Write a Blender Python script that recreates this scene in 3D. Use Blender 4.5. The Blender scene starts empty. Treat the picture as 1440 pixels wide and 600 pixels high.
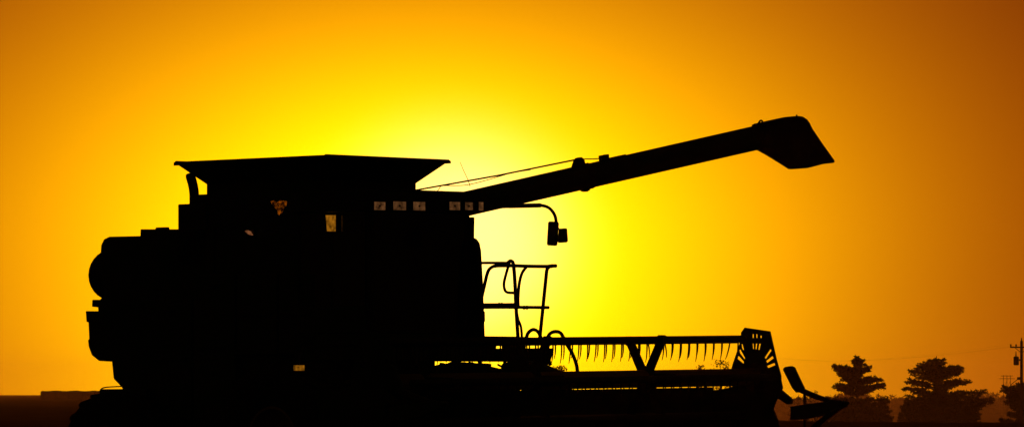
import bpy, bmesh, math, random
from mathutils import Vector, Matrix

rnd = random.Random(7)
R = math.radians
scene = bpy.context.scene
col = scene.collection

# ------------------------------------------------------------------ camera
EYE = 1.5                    # camera height above the field
FOC = 8400.0                 # focal length in photo pixels (photo 1440 wide)
HOR = 553.0                  # row of the horizon in the photo
cam_d = bpy.data.cameras.new('camera')
cam_d.sensor_width = 36.0
cam_d.lens = 36.0 * FOC / 1440.0
cam_d.shift_y = (HOR - 300.0) / 1440.0
cam_d.clip_start = 0.5
cam_d.clip_end = 20000.0
cam = bpy.data.objects.new('camera', cam_d)
cam.location = (0, 0, EYE)
cam.rotation_euler = (R(90), 0, 0)
col.objects.link(cam)
scene.camera = cam

# ------------------------------------------------------------------ sky and sun
SUN_PX, SUN_PY = 640.0, 350.0
sun_az = math.atan((SUN_PX - 720) / FOC)
sun_el = math.atan((HOR - SUN_PY) / FOC)

world = bpy.data.worlds.new('World')
scene.world = world
world.use_nodes = True
wt = world.node_tree
wt.nodes.clear()
def wn(t, **kw):
    n = wt.nodes.new(t)
    for k, v in kw.items():
        setattr(n, k, v)
    return n
def link(a, b):
    wt.links.new(a, b)
def mth(op, a, b=None, c=None):
    n = wn('ShaderNodeMath', operation=op)
    for i, v in enumerate((a, b, c)):
        if v is None:
            continue
        if isinstance(v, (int, float)):
            n.inputs[i].default_value = v
        else:
            link(v, n.inputs[i])
    return n.outputs[0]
tc = wn('ShaderNodeTexCoord')
sep = wn('ShaderNodeSeparateXYZ')
link(tc.outputs['Generated'], sep.inputs[0])
az = mth('ARCTAN2', sep.outputs[0], sep.outputs[1])          # azimuth from north (+Y)
el = mth('ARCSINE', sep.outputs[2])
K = FOC / 100.0                                              # angles in units of ~0.68 degrees
def lobe(px, py, kx=1.0, ky=1.0, klow=None):
    dx = mth('MULTIPLY', mth('SUBTRACT', az, (px - 720) / FOC), K * kx)
    dy = mth('MULTIPLY', mth('SUBTRACT', el, (HOR - py) / FOC), K * ky)
    if klow is not None:                                     # slower fall-off below the centre than above it
        dy = mth('ADD', mth('MAXIMUM', dy, 0.0), mth('MULTIPLY', mth('MINIMUM', dy, 0.0), klow / ky))
    return mth('SQRT', mth('ADD', mth('MULTIPLY', dx, dx), mth('MULTIPLY', dy, dy)))
def expo(r, amp, s):
    return mth('MULTIPLY', mth('EXPONENT', mth('MULTIPLY', r, -1.0 / s)), amp)
def gauss(r, amp, s):
    return mth('MULTIPLY', mth('EXPONENT', mth('MULTIPLY', mth('MULTIPLY', r, r), -1.0 / (s * s))), amp)
def dusty(r, amp, s, p):
    return mth('MULTIPLY', mth('EXPONENT', mth('MULTIPLY', mth('POWER', mth('MULTIPLY', r, 1.0 / s), p), -1.0)), amp)
rw = lobe(582, 369, 0.86, 1.36, 0.25)                        # wide dusty glow, drawn out along the horizon
rc = lobe(SUN_PX - 2, SUN_PY - 10, 0.97, 1.05)               # tight aureole round the sun
chan_r = mth('ADD', dusty(rw, 3.49, 3.83, 1.166), 0.008)
chan_g = mth('ADD', mth('ADD', dusty(rw, 1.87, 3.36, 1.36), dusty(rc, 0.14, 2.2, 3.0)), 0.003)
chan_b = mth('ADD', dusty(rc, 0.38, 1.38, 3.3), 0.0006)
comb = wn('ShaderNodeCombineColor')
for i, c in enumerate((chan_r, chan_g, chan_b)):
    link(c, comb.inputs[i])
bg_glow = wn('ShaderNodeBackground')
link(comb.outputs[0], bg_glow.inputs[0])
bg_glow.inputs[1].default_value = 1.0
sky = wn('ShaderNodeTexSky')
sky.sky_type = 'NISHITA'
sky.sun_disc = False
sky.sun_elevation = sun_el
sky.sun_rotation = sun_az
sky.dust_density = 6.0
bg_sky = wn('ShaderNodeBackground')
link(sky.outputs[0], bg_sky.inputs[0])
bg_sky.inputs[1].default_value = 0.002
addn = wn('ShaderNodeAddShader')
link(bg_glow.outputs[0], addn.inputs[0])
link(bg_sky.outputs[0], addn.inputs[1])
outw = wn('ShaderNodeOutputWorld')
link(addn.outputs[0], outw.inputs[0])

sun_d = bpy.data.lights.new('sun', 'SUN')
sun_d.energy = 0.8
sun_d.angle = R(0.53)
sun_d.color = (1.0, 0.19, 0.012)
sun = bpy.data.objects.new('sun', sun_d)
sdir = Vector((math.sin(sun_az) * math.cos(sun_el), math.cos(sun_az) * math.cos(sun_el), math.sin(sun_el)))
sun.rotation_euler = sdir.to_track_quat('Z', 'Y').to_euler()
sun.location = (0, 60, 20)
col.objects.link(sun)

vs = scene.view_settings
vs.view_transform = 'Standard'
vs.look = 'None'
vs.exposure = 0.0
vs.gamma = 1.0
vs.use_curve_mapping = False
scene.cycles.use_denoising = True
scene.cycles.max_bounces = 6
scene.cycles.volume_bounces = 1
scene.cycles.transparent_max_bounces = 16

# ------------------------------------------------------------------ materials
def mat(name, c1, c2, rough=0.6, metal=0.0, scale=6.0, bump=0.0, spec=0.5, coat=0.0):
    m = bpy.data.materials.new(name)
    m.use_nodes = True
    nt = m.node_tree
    b = nt.nodes['Principled BSDF']
    b.inputs['Roughness'].default_value = rough
    b.inputs['Metallic'].default_value = metal
    b.inputs['Specular IOR Level'].default_value = spec
    b.inputs['Coat Weight'].default_value = coat
    t = nt.nodes.new('ShaderNodeTexCoord')
    n = nt.nodes.new('ShaderNodeTexNoise')
    n.inputs['Scale'].default_value = scale
    n.inputs['Detail'].default_value = 6
    nt.links.new(t.outputs['Object'], n.inputs['Vector'])
    r = nt.nodes.new('ShaderNodeValToRGB')
    r.color_ramp.elements[0].position = 0.35
    r.color_ramp.elements[1].position = 0.7
    r.color_ramp.elements[0].color = (*c1, 1)
    r.color_ramp.elements[1].color = (*c2, 1)
    nt.links.new(n.outputs['Fac'], r.inputs[0])
    nt.links.new(r.outputs[0], b.inputs['Base Color'])
    if bump:
        bp = nt.nodes.new('ShaderNodeBump')
        bp.inputs['Strength'].default_value = bump
        nt.links.new(n.outputs['Fac'], bp.inputs['Height'])
        nt.links.new(bp.outputs[0], b.inputs['Normal'])
    return m
M = {}
M['paint'] = mat('dusty_green_paint', (0.012, 0.055, 0.016), (0.045, 0.055, 0.024), 0.55, scale=3.0)
M['tank'] = mat('dusty_tank_paint', (0.012, 0.05, 0.016), (0.05, 0.055, 0.026), 0.6, scale=4.0)
M['yellow'] = mat('yellow_paint', (0.35, 0.2, 0.01), (0.25, 0.15, 0.02), 0.5)
M['black'] = mat('black_plastic', (0.012, 0.012, 0.012), (0.03, 0.026, 0.02), 0.6)
M['rubber'] = mat('tyre_rubber', (0.014, 0.014, 0.013), (0.045, 0.036, 0.025), 0.85, scale=9)
M['steel'] = mat('worn_steel', (0.05, 0.045, 0.04), (0.1, 0.09, 0.075), 0.55, 0.6, scale=12)
M['glass'] = mat('tinted_dusty_glass', (0.006, 0.006, 0.006), (0.014, 0.012, 0.01), 0.12, scale=5)
M['chrome'] = mat('lamp_reflector', (0.7, 0.7, 0.68), (0.8, 0.8, 0.78), 0.18, 1.0, scale=30)
M['bark'] = mat('pine_bark', (0.03, 0.02, 0.014), (0.06, 0.042, 0.03), 0.9, scale=5, bump=0.4)
M['needle'] = mat('pine_needles', (0.02, 0.035, 0.014), (0.04, 0.055, 0.02), 0.8, scale=0.5)
M['leaf'] = mat('broad_leaves', (0.035, 0.045, 0.015), (0.07, 0.06, 0.02), 0.8, scale=0.5)
M['corn'] = mat('dry_corn', (0.07, 0.05, 0.022), (0.11, 0.08, 0.035), 0.9, scale=0.6)
M['wood'] = mat('weathered_pole', (0.04, 0.03, 0.022), (0.07, 0.055, 0.04), 0.9, scale=8)
M['ground'] = mat('harvested_field', (0.05, 0.035, 0.02), (0.1, 0.07, 0.035), 1.0, scale=0.35, bump=0.6, spec=0.0)

def glow_mat(name, colr, strength, base):
    m = mat(name, base, tuple(x * 0.8 for x in base), 0.25, scale=40)
    nt = m.node_tree
    b = nt.nodes['Principled BSDF']
    t = nt.nodes.new('ShaderNodeTexCoord')
    w = nt.nodes.new('ShaderNodeTexNoise')
    w.inputs['Scale'].default_value = 18.0
    w.inputs['Detail'].default_value = 4.0
    nt.links.new(t.outputs['Object'], w.inputs['Vector'])
    r = nt.nodes.new('ShaderNodeMapRange')
    r.inputs[1].default_value = 0.3
    r.inputs[2].default_value = 0.75
    r.inputs[3].default_value = strength * 0.15
    r.inputs[4].default_value = strength * 1.6
    nt.links.new(w.outputs['Fac'], r.inputs[0])
    b.inputs['Emission Color'].default_value = (*colr, 1)
    nt.links.new(r.outputs[0], b.inputs['Emission Strength'])
    return m
M['lens'] = glow_mat('work_lamp_lens', (1.0, 0.40, 0.13), 0.085, (0.2, 0.15, 0.1))
M['amber'] = glow_mat('amber_plate_glow', (1.0, 0.36, 0.015), 0.24, (0.5, 0.22, 0.02))  # amber plates given a glow of their own
M['ember'] = glow_mat('dim_glint_glow', (1.0, 0.34, 0.12), 0.2, (0.4, 0.16, 0.05))  # emission put into the material for glints on the dark body

def screen_mat():  # part-transparent sheet, added to dim the sky behind the tank
    m = bpy.data.materials.new('dimming_screen')
    m.use_nodes = True
    nt = m.node_tree
    b = nt.nodes['Principled BSDF']
    b.inputs['Base Color'].default_value = (0.05, 0.035, 0.02, 1)
    tr = nt.nodes.new('ShaderNodeBsdfTransparent')
    tr.inputs[0].default_value = (1.0, 0.62, 0.9, 1)
    mx = nt.nodes.new('ShaderNodeMixShader')
    t = nt.nodes.new('ShaderNodeTexCoord')
    n = nt.nodes.new('ShaderNodeTexNoise')
    n.inputs['Scale'].default_value = 21.0
    nt.links.new(t.outputs['Object'], n.inputs['Vector'])
    r = nt.nodes.new('ShaderNodeMapRange')
    r.inputs[1].default_value = 0.35
    r.inputs[2].default_value = 0.7
    r.inputs[3].default_value = 0.06
    r.inputs[4].default_value = 0.34
    nt.links.new(n.outputs['Fac'], r.inputs[0])
    nt.links.new(r.outputs[0], mx.inputs[0])
    nt.links.new(b.outputs[0], mx.inputs[1])
    nt.links.new(tr.outputs[0], mx.inputs[2])
    nt.links.new(mx.outputs[0], nt.nodes['Material Output'].inputs[0])
    return m
M['screen'] = screen_mat()

# ------------------------------------------------------------------ mesh helpers
def obj(name, bm, m, parent=None, smooth=False, kind=None):
    me = bpy.data.meshes.new(name)
    bmesh.ops.recalc_face_normals(bm, faces=bm.faces)
    bm.to_mesh(me)
    bm.free()
    me.materials.append(M[m])
    if smooth:
        for p in me.polygons:
            p.use_smooth = True
    o = bpy.data.objects.new(name, me)
    col.objects.link(o)
    o.parent = parent
    if kind:
        o['kind'] = kind
    return o
def empty(name, loc=(0, 0, 0), parent=None, rz=0.0):
    o = bpy.data.objects.new(name, None)
    o.empty_display_size = 0.3
    o.location = loc
    o.rotation_euler = (0, 0, rz)
    o.parent = parent
    col.objects.link(o)
    return o
def tag(o, label, cat, group=None, kind=None):
    if label:
        o['label'] = label
    if cat:
        o['category'] = cat
    if group:
        o['group'] = group
    if kind:
        o['kind'] = kind
    return o
def add_box(bm, lo, hi, bevel=0.0):
    v = bmesh.ops.create_cube(bm, size=1.0)['verts']
    for q in v:
        q.co = Vector([(lo[i] + hi[i]) / 2 + q.co[i] * (hi[i] - lo[i]) for i in range(3)])
    if bevel:
        e = list({x for q in v for x in q.link_edges})
        bmesh.ops.bevel(bm, geom=e, offset=bevel, segments=2, affect='EDGES', profile=0.6)
    return bm
def box(lo, hi, bevel=0.0):
    return add_box(bmesh.new(), lo, hi, bevel)
def add_tube(bm, pts, rad, n=8, cap=True):
    pts = [Vector(p) for p in pts]
    if isinstance(rad, (int, float)):
        rad = [rad] * len(pts)
    rings = []
    up = Vector((0, 0, 1))
    for i, p in enumerate(pts):
        d = (pts[min(i + 1, len(pts) - 1)] - pts[max(i - 1, 0)]).normalized()
        ref = up if abs(d.dot(up)) < 0.95 else Vector((1, 0, 0))
        if i == 0:
            a = d.cross(ref).normalized()
        else:
            a = (a - d * a.dot(d)).normalized()
        b = d.cross(a)
        rings.append([bm.verts.new(p + (a * math.cos(2 * math.pi * k / n) + b * math.sin(2 * math.pi * k / n)) * rad[i]) for k in range(n)])
    for r0, r1 in zip(rings, rings[1:]):
        for k in range(n):
            bm.faces.new((r0[k], r0[(k + 1) % n], r1[(k + 1) % n], r1[k]))
    if cap:
        bm.faces.new(rings[0])
        bm.faces.new(rings[-1])
    return bm
def tube(pts, rad, n=8):
    return add_tube(bmesh.new(), pts, rad, n)
def smooth_path(pts, sub=4):
    """Catmull-Rom through the points"""
    pts = [Vector(p) for p in pts]
    out = []
    for i in range(len(pts) - 1):
        p0, p1, p2, p3 = pts[max(i - 1, 0)], pts[i], pts[i + 1], pts[min(i + 2, len(pts) - 1)]
        for s in range(sub):
            t = s / sub
            out.append(0.5 * ((2 * p1) + (p2 - p0) * t + (2 * p0 - 5 * p1 + 4 * p2 - p3) * t * t + (3 * p1 - p0 - 3 * p2 + p3) * t ** 3))
    out.append(pts[-1])
    return out
def add_plate(bm, loops, thick):
    """flat plate from an outer loop and holes (3D points in one plane), thickened by vector"""
    edges = []
    vs_all = []
    for lp in loops:
        v = [bm.verts.new(p) for p in lp]
        vs_all += v
        edges += [bm.edges.new((v[i], v[(i + 1) % len(v)])) for i in range(len(v))]
    res = bmesh.ops.triangle_fill(bm, use_beauty=True, use_dissolve=False, edges=edges)
    faces = [g for g in res['geom'] if isinstance(g, bmesh.types.BMFace)]
    ext = bmesh.ops.extrude_face_region(bm, geom=faces)
    for g in ext['geom']:
        if isinstance(g, bmesh.types.BMVert):
            g.co += Vector(thick)
    return bm
def plate(loops, thick):
    return add_plate(bmesh.new(), loops, thick)
def add_prism(bm, pts, thick, bevel=0.0):
    n0 = set(bm.verts)
    v = [bm.verts.new(p) for p in pts]
    f = bm.faces.new(v)
    ext = bmesh.ops.extrude_face_region(bm, geom=[f])
    for g in ext['geom']:
        if isinstance(g, bmesh.types.BMVert):
            g.co += Vector(thick)
    if bevel:
        e = list({x for q in bm.verts if q not in n0 for x in q.link_edges})
        bmesh.ops.bevel(bm, geom=e, offset=bevel, segments=2, affect='EDGES', profile=0.6)
    return bm
def prism(pts, thick, bevel=0.0):
    return add_prism(bmesh.new(), pts, thick, bevel)

# ------------------------------------------------------------------ ground
def sm(a, b, x):
    t = min(1, max(0, (x - a) / (b - a)))
    return t * t * (3 - 2 * t)
def ground_z(x, y):
    z = -11.0 * sm(8, 50, x - 0.012 * max(0, y - 300)) * sm(330, 620, y) * (1 - 0.5 * sm(3000, 6000, y))
    z += 0.12 * math.sin(x * 0.021 + y * 0.004) * math.sin(y * 0.013) * sm(150, 300, y)
    return z
def spaced(stops):
    out = []
    for (a, b, n) in stops:
        out += [a + (b - a) * i / n for i in range(n)]
    out.append(stops[-1][1])
    return out
gx = spaced([(-2600, -400, 22), (-400, -60, 17), (-60, 110, 85), (110, 400, 15), (400, 2600, 22)])
gy = spaced([(-60, 120, 30), (120, 900, 130), (900, 2400, 50), (2400, 6600, 42)])
gb = bmesh.new()
gv = [[gb.verts.new((x, y, ground_z(x, y))) for x in gx] for y in gy]
for j in range(len(gy) - 1):
    for i in range(len(gx) - 1):
        gb.faces.new((gv[j][i], gv[j][i + 1], gv[j + 1][i + 1], gv[j + 1][i]))
obj('ground', gb, 'ground', smooth=True, kind='structure')

# ------------------------------------------------------------------ combine harvester
TH = R(45)
CX, CY = (440 - 720) / FOC * 70.0, 70.0
ct, st = math.cos(TH), math.sin(TH)
comb_root = empty('combine_harvester', (CX, CY, 0), rz=-TH)
tag(comb_root, 'combine harvester with raised reel and long unloading auger, black against the sunset', 'combine harvester')
def to_local(w):
    dx, dy = w[0] - CX, w[1] - CY
    return Vector((dx * ct - dy * st, dx * st + dy * ct, w[2]))
def P(px, py, l=None, f=None):
    """point of the machine seen at that photo position, on its own plane l=const (side) or f=const (cross)"""
    ux, uz = (px - 720) / FOC, (HOR - py) / FOC
    # world = (ux*t, t, EYE+uz*t)
    if l is not None:
        t = (l + CX * st + CY * ct) / (ux * st + ct)
    else:
        t = (f + CX * ct - CY * st) / (ux * ct - st)
    return to_local((ux * t, t, EYE + uz * t))
def PL(pts, l=None, f=None):
    return [P(a, b, l, f) for a, b in pts]
C = comb_root

# --- rear hood
L0 = -0.80
obj('rear_hood', prism(PL([(138, 441), (137, 424), (146, 415), (141, 356), (142, 344), (146, 336), (153, 332.5), (197, 331.5), (197.2, 322), (300, 322), (300, 640), (192, 640), (178, 560),
    (171, 544), (159.5, 532), (157, 508)], l=L0), (0, 1.6, 0), 0.012), 'paint', C)
obj('deck_hatch', prism(PL([(217, 324), (219, 319.5), (233, 319), (233.5, 324)], l=L0 + 0.03), (0, 0.06, 0), 0.008), 'paint', C)
# fuel tank drum across the tail
fc = P(157, 386, l=-0.74)
fb = bmesh.new()
N = 28
rx, ry = 0.455, 0.315
rings = []
for (lx, s) in ((0.0, 0.0), (0.0, 0.93), (0.02, 0.985), (0.06, 1.0), (1.30, 1.0), (1.34, 0.985), (1.36, 0.93), (1.36, 0.0)):
    rings.append([fb.verts.new((fc.x + rx * s * math.cos(2 * math.pi * k / N), fc.y + lx, fc.z + ry * s * math.sin(2 * math.pi * k / N))) for k in range(N)])
for a, b in zip(rings, rings[1:]):
    for k in range(N):
        fb.faces.new((a[k], a[(k + 1) % N], b[(k + 1) % N], b[k]))
bmesh.ops.remove_doubles(fb, verts=fb.verts, dist=1e-5)
ft = obj('fuel_tank', fb, 'black', C, smooth=True)
obj('latch', prism(PL([(129.5, 421), (140, 421), (140, 432), (129, 431)], l=-0.70), (0, 0.3, 0), 0.01), 'black', C)
# straw chopper
ch = obj('straw_chopper', prism(PL([(131, 452), (131, 441), (175, 441), (175, 508), (157, 508), (139, 507), (129, 499), (124.5, 487), (123.5, 477.5), (125.2, 476), (124, 452)], l=-0.74),
    (0, 1.48, 0), 0.008), 'paint', C)
obj('chopper_lip', prism(PL([(120.3, 437), (150, 437), (150, 452.5), (121.5, 452.5)], l=-0.78), (0, 1.56, 0), 0.006), 'steel', ch)
# --- rear fender strip with bent bar
obj('mudguard', prism(PL([(139.5, 548), (143, 546.5), (205, 546), (205, 558), (139.5, 558)], l=-0.98), (0, 0.3, 0), 0.01), 'paint', C)
obj('guard_bar', tube(smooth_path(PL([(141, 548), (144, 545.3), (152, 543.6), (178, 542.4)], l=-0.9)), 0.008, 6), 'steel', C)

# --- lower body and sides
obj('separator_body', box((-2.0, -0.78, 0.88), (1.24, 0.79, 1.905)), 'paint', C)
obj('separator_top', box((-1.995, -0.775, 1.9), (0.596, 0.785, 3.02)), 'paint', C)
obj('chassis_beam', box((-2.25, -0.5, 0.72), (1.3, 0.5, 0.86), 0.015), 'black', C)
for k, (a, b, lo, hi) in enumerate(((-1.95, -1.18, 1.2, 2.62), (-1.14, -0.42, 1.2, 2.9), (-0.38, 0.3, 1.95, 2.9), (0.34, 0.98, 1.95, 2.9))):
    for s in (-1, 1):
        y0, y1 = (-0.86, -0.785) if s < 0 else (0.805, 0.88)
        p = obj('side_panel', box((a, y0, lo), (b, y1, hi), 0.02), 'paint', C)
        yy = (-0.885, -0.862) if s < 0 else (0.882, 0.905)
        obj('panel_rib', box((a + 0.08, yy[0], (lo + hi) / 2 - 0.02), (b - 0.08, yy[1], (lo + hi) / 2 + 0.02), 0.006), 'paint', p)
        obj('handle', box(((a + b) / 2 - 0.06, yy[0] - 0.01 * (s < 0), hi - 0.16), ((a + b) / 2 + 0.06, yy[1] + 0.01 * (s > 0), hi - 0.13), 0.005), 'black', p)
# belt pulleys on the side
for (f, u, r) in ((-1.5, 1.05, 0.2), (-0.75, 1.08, 0.28), (0.15, 1.62, 0.22)):
    bm = tube([(f, -0.79, u), (f, -0.87, u)], r, 20)
    obj('pulley', bm, 'steel', C)

# --- cooler box, air pipe
e0 = P(250, 287, l=-0.8)
e1 = P(268, 273, l=-0.8)
obj('engine_cover', box((e0.x, -0.8, 3.0), (-0.98, 0.1, e0.z), 0.015), 'paint', C)
obj('breather_box', box((e1.x + 0.02, -0.74, e0.z + 0.002), (-0.99, -0.15, P(280, 273.5, l=-0.7).z), 0.01), 'black', C)
obj('air_pipe', tube(smooth_path(PL([(267.5, 243.5), (268.2, 249), (271, 259), (273, 272), (273, 291)], l=-0.66)), [0.025, 0.046, 0.056] + [0.058] * 14, 14), 'black', C, smooth=True)

# --- grain tank: four walls and four flared extension panels
TZ, FZ, BZ = 4.22, 3.955, 2.98
bf0, bf1, bl0, bl1 = -1.0, 0.95, -0.77, 0.76
rf0, rf1, rl0, rl1 = -1.315, 1.28, -1.0, 1.0
tri = [(379, 284), (381, 282), (385, 281.6), (388, 284.6), (391, 282.6), (397, 281.6), (404, 283), (403, 288.5), (399, 293), (397.5, 298), (394, 300.5), (392, 304), (389, 301), (388.5, 295), (384, 291.5)]
tri_in = [(376, 278), (407, 278), (407, 309), (376, 309)]  # openings cut through the tank so sky shows as a dim patch
th = 0.018
wall_r = [[(bf0, bl0, BZ), (bf1, bl0, BZ), (bf1, bl0, FZ), (bf0, bl0, FZ)], PL(tri, l=bl0)]
obj('tank_wall', plate(wall_r, (0, th, 0)), 'tank', C)
wall_b = [[(bf0, bl0 + th + .002, BZ), (bf0, bl1 - th - .002, BZ), (bf0, bl1 - th - .002, FZ), (bf0, bl0 + th + .002, FZ)], PL(tri_in, f=bf0)]
wb = obj('tank_wall', plate(wall_b, (th, 0, 0)), 'tank', C)
obj('sky_dimmer', plate([PL([(374, 276), (409, 276), (409, 311), (374, 311)], f=bf0 - 0.012)], (0.006, 0, 0)), 'screen', wb)  # sheet added over the rear opening to darken the sky behind it
obj('tank_wall', plate([[(bf0, bl1, BZ), (bf1, bl1, BZ), (bf1, bl1, FZ), (bf0, bl1, FZ)]], (0, -th, 0)), 'tank', C)
obj('tank_wall', plate([[(bf1, bl0 + th + .002, BZ), (bf1, bl1 - th - .002, BZ), (bf1, bl1 - th - .002, FZ), (bf1, bl0 + th + .002, FZ)]], (-th, 0, 0)), 'tank', C)
def flare(a0, a1, b1, b0, inward):
    bm = prism([a0, a1, b1, b0], inward)
    return bm
g = 0.006
zt = TZ
panels = [
    [(bf0, bl0, FZ), (bf1, bl0, FZ), (rf1 - 2.5 * g, rl0, zt), (rf0 + g, rl0, zt - 0.01), (0, 0.02, 0.012)],
    [(bf0, bl1, FZ), (bf1, bl1, FZ), (rf1 - g, rl1, zt), (rf0 + g, rl1, zt), (0, -0.02, 0.012)],
    [(bf0, bl0, FZ), (bf0, bl1, FZ), (rf0, rl1 - g, zt), (rf0, rl0 + g, zt), (0.02, 0, 0.012)],
    [(bf1, bl0, FZ), (bf1, bl1, FZ), (rf1, rl1 - g, zt), (rf1, rl0 + 2 * g, zt + 0.008), (-0.02, 0, 0.012)],
]
for q in panels:
    p = obj('tank_extension', prism(q[:4], q[4]), 'tank', C)
    a, b = Vector(q[3]), Vector(q[2])
    lip = bmesh.new()
    dn = Vector((0, 0, -0.035))
    inn = Vector(q[4]) * 0.8
    add_prism(lip, [a + dn * .1, b + dn * .1, b + dn, a + dn], Vector((-inn.x, -inn.y, 0)))
    obj('rim_lip', lip, 'tank', p)
    n = 5                                                     # stiffening ribs outside of the panel
    for k in range(1, n):
        c0 = Vector(q[0]).lerp(Vector(q[1]), k / n)
        c1 = Vector(q[3]).lerp(Vector(q[2]), k / n)
        out = Vector((-inn.x, -inn.y, -0.008)) * 0.6
        obj('rib', tube([c0 + out, c1 + out - Vector((0, 0, 0.04))], 0.012, 6), 'tank', p)

# --- cab
cab = empty('cab', (0, 0, 0), C)
CF = 1.87
zr0, zr1 = 3.575, 3.815
roof = bmesh.new()
add_prism(roof, [(0.62, -0.93, zr0), (1.88, -0.95, zr0), (1.955, -0.90, zr0), (1.955, 0.74, zr0), (1.88, 0.78, zr0), (0.62, 0.78, zr0)], (0, 0, zr1 - zr0), 0.02)
obj('roof', roof, 'paint', cab)
zb, zfl = 2.19, 1.875
obj('cab_base', box((0.6, -0.86, zfl), (CF, 0.80, zb), 0.02), 'paint', cab)
obj('windshield', box((CF - 0.03, -0.78, zb + 0.002), (CF - 0.01, 0.66, zr0 - 0.002)), 'glass', cab)
obj('side_window', box((0.72, -0.86, 2.5), (CF - 0.08, -0.84, zr0 - 0.002)), 'glass', cab)
obj('side_sill', box((0.66, -0.87, zb + 0.002), (CF - 0.06, -0.82, 2.498), 0.01), 'paint', cab)
obj('side_window', box((0.72, 0.70, 2.5), (CF - 0.08, 0.72, zr0 - 0.002)), 'glass', cab)
obj('rear_wall', box((0.6, -0.85, zb + 0.002), (0.65, 0.72, zr0 - 0.002)), 'paint', cab)
for (f, l) in ((CF - 0.06, -0.86), (CF - 0.06, 0.66), (0.655, -0.86), (0.655, 0.66), (1.2, -0.865)):
    obj('pillar', box((f, l, zb), (f + 0.06, l + 0.08, zr0), 0.012), 'black', cab)
# bulged left door, seen edge-on
obj('door', prism(PL([(575, 305), (663, 305), (662.5, 334), (666, 335.5), (670, 341), (672.3, 352), (675, 400), (677.5, 473), (575, 473)], l=0.735), (0, 0.055, 0), 0.01), 'paint', cab)
obj('door_handle', prism(PL([(674, 437), (679.5, 437.5), (679.8, 451), (678, 454), (674, 454)], l=0.80), (0, 0.03, 0), 0.004), 'black', cab)
seat = box((0.9, -0.28, 2.2), (1.35, 0.22, 2.62), 0.05)
add_box(seat, (0.82, -0.28, 2.6), (0.95, 0.22, 3.25), 0.04)
obj('seat', seat, 'black', cab)
col_b = tube([(1.62, -0.03, 2.2), (1.5, -0.03, 2.85)], 0.035, 8)
ringp = [(1.49 + 0.18 * 0.9 * math.cos(a), -0.03 + 0.19 * math.sin(a), 2.88 + 0.05 * math.cos(a)) for a in [2 * math.pi * k / 20 for k in range(21)]]
add_tube(col_b, ringp, 0.014, 6)
obj('steering_column', col_b, 'black', cab)
obj('roof_rail', tube([(1.96, -0.80, zr1 + 0.005), (1.96, 0.70, zr1 + 0.005)], 0.012, 6), 'black', cab)

# --- work lamps along the front of the roof
for (a, b, ya, yb) in ((524.5, 541, 284, 295), (551.5, 570, 283.5, 295), (579.5, 597, 284, 295.5), (630.5, 646, 284, 295), (652.5, 664, 284.5, 295)):
    p0, p1 = P(a, yb, f=1.965), P(b, ya, f=1.965)
    lo = (1.945, min(p0.y, p1.y), p0.z)
    hi = (1.985, max(p0.y, p1.y), p1.z)
    hb = bmesh.new()
    t = 0.014
    add_box(hb, (lo[0], lo[1] - t, lo[2] - t), (hi[0], lo[1], hi[2] + t))
    add_box(hb, (lo[0], hi[1], lo[2] - t), (hi[0], hi[1] + t, hi[2] + t))
    add_box(hb, (lo[0], lo[1], hi[2]), (hi[0], hi[1], hi[2] + t))
    add_box(hb, (lo[0], lo[1], lo[2] - t), (hi[0], hi[1], lo[2]))
    w = obj('work_lamp', hb, 'black', C)
    obj('lens', box((lo[0] + 0.014, lo[1] + .001, lo[2] + .001), (hi[0] - 0.008, hi[1] - .001, hi[2] - .001)), 'lens', w)
    cy, cz = (lo[1] + hi[1]) / 2, (lo[2] + hi[2]) / 2
    obj('bulb_cap', tube([(hi[0] - 0.008, cy, cz), (hi[0] + 0.002, cy, cz)], 0.011, 10), 'black', w)
p0, p1 = P(667.5, 296, l=0.79), P(673.5, 284, l=0.79)
w = obj('work_lamp', box((p0.x - 0.01, 0.781, p0.z - 0.01), (p1.x + 0.005, 0.80, p1.z + 0.01)), 'black', C)
obj('lens', box((p1.x + 0.006, 0.783, p0.z), (p1.x + 0.012, 0.85, p1.z)), 'lens', w)

def side_glow(pts, l, m, depth=0.03, name='body_glint'):
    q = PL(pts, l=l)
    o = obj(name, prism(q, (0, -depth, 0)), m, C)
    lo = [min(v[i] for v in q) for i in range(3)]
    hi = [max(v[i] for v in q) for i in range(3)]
    obj('glow_backing', box((lo[0] - 0.012, l + 0.002, lo[2] - 0.012), (hi[0] + 0.012, l + 0.04, hi[2] + 0.012), 0.004), 'black', o)
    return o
side_glow([(460.5, 302.5), (472, 302.5), (472, 325), (462.5, 325)], -0.90, 'amber', name='amber_glow_plate')  # amber plate on the cab side, with an added glow
wl = side_glow([(415.5, 513), (428, 513), (428, 520.5), (415.5, 520.5)], -1.80, 'amber', name='amber_glow_plate')  # amber reflector; its own glow stands in for returned light
q = P(421.5, 512, l=-1.78)
obj('plate_bracket', tube(smooth_path([(q.x, -1.775, q.z - 0.02), (q.x, -1.77, q.z + 0.14), (q.x, -1.6, q.z + 0.2), (q.x - 0.1, -0.84, q.z + 0.22)], 3), 0.014, 6), 'black', wl)  # bracket added to carry the glowing plate clear of the tyre
side_glow([(347, 325), (349, 323.6), (353, 325.5), (356, 330.5), (352, 329.5)], -0.80, 'ember')  # glint on the body, modelled as a small emissive patch
side_glow([(422.5, 322.6), (425.5, 321), (428, 318), (431, 319), (429.5, 323), (425, 324.2)], -0.80, 'ember')  # second body glint, its light likewise put in as emission

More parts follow.
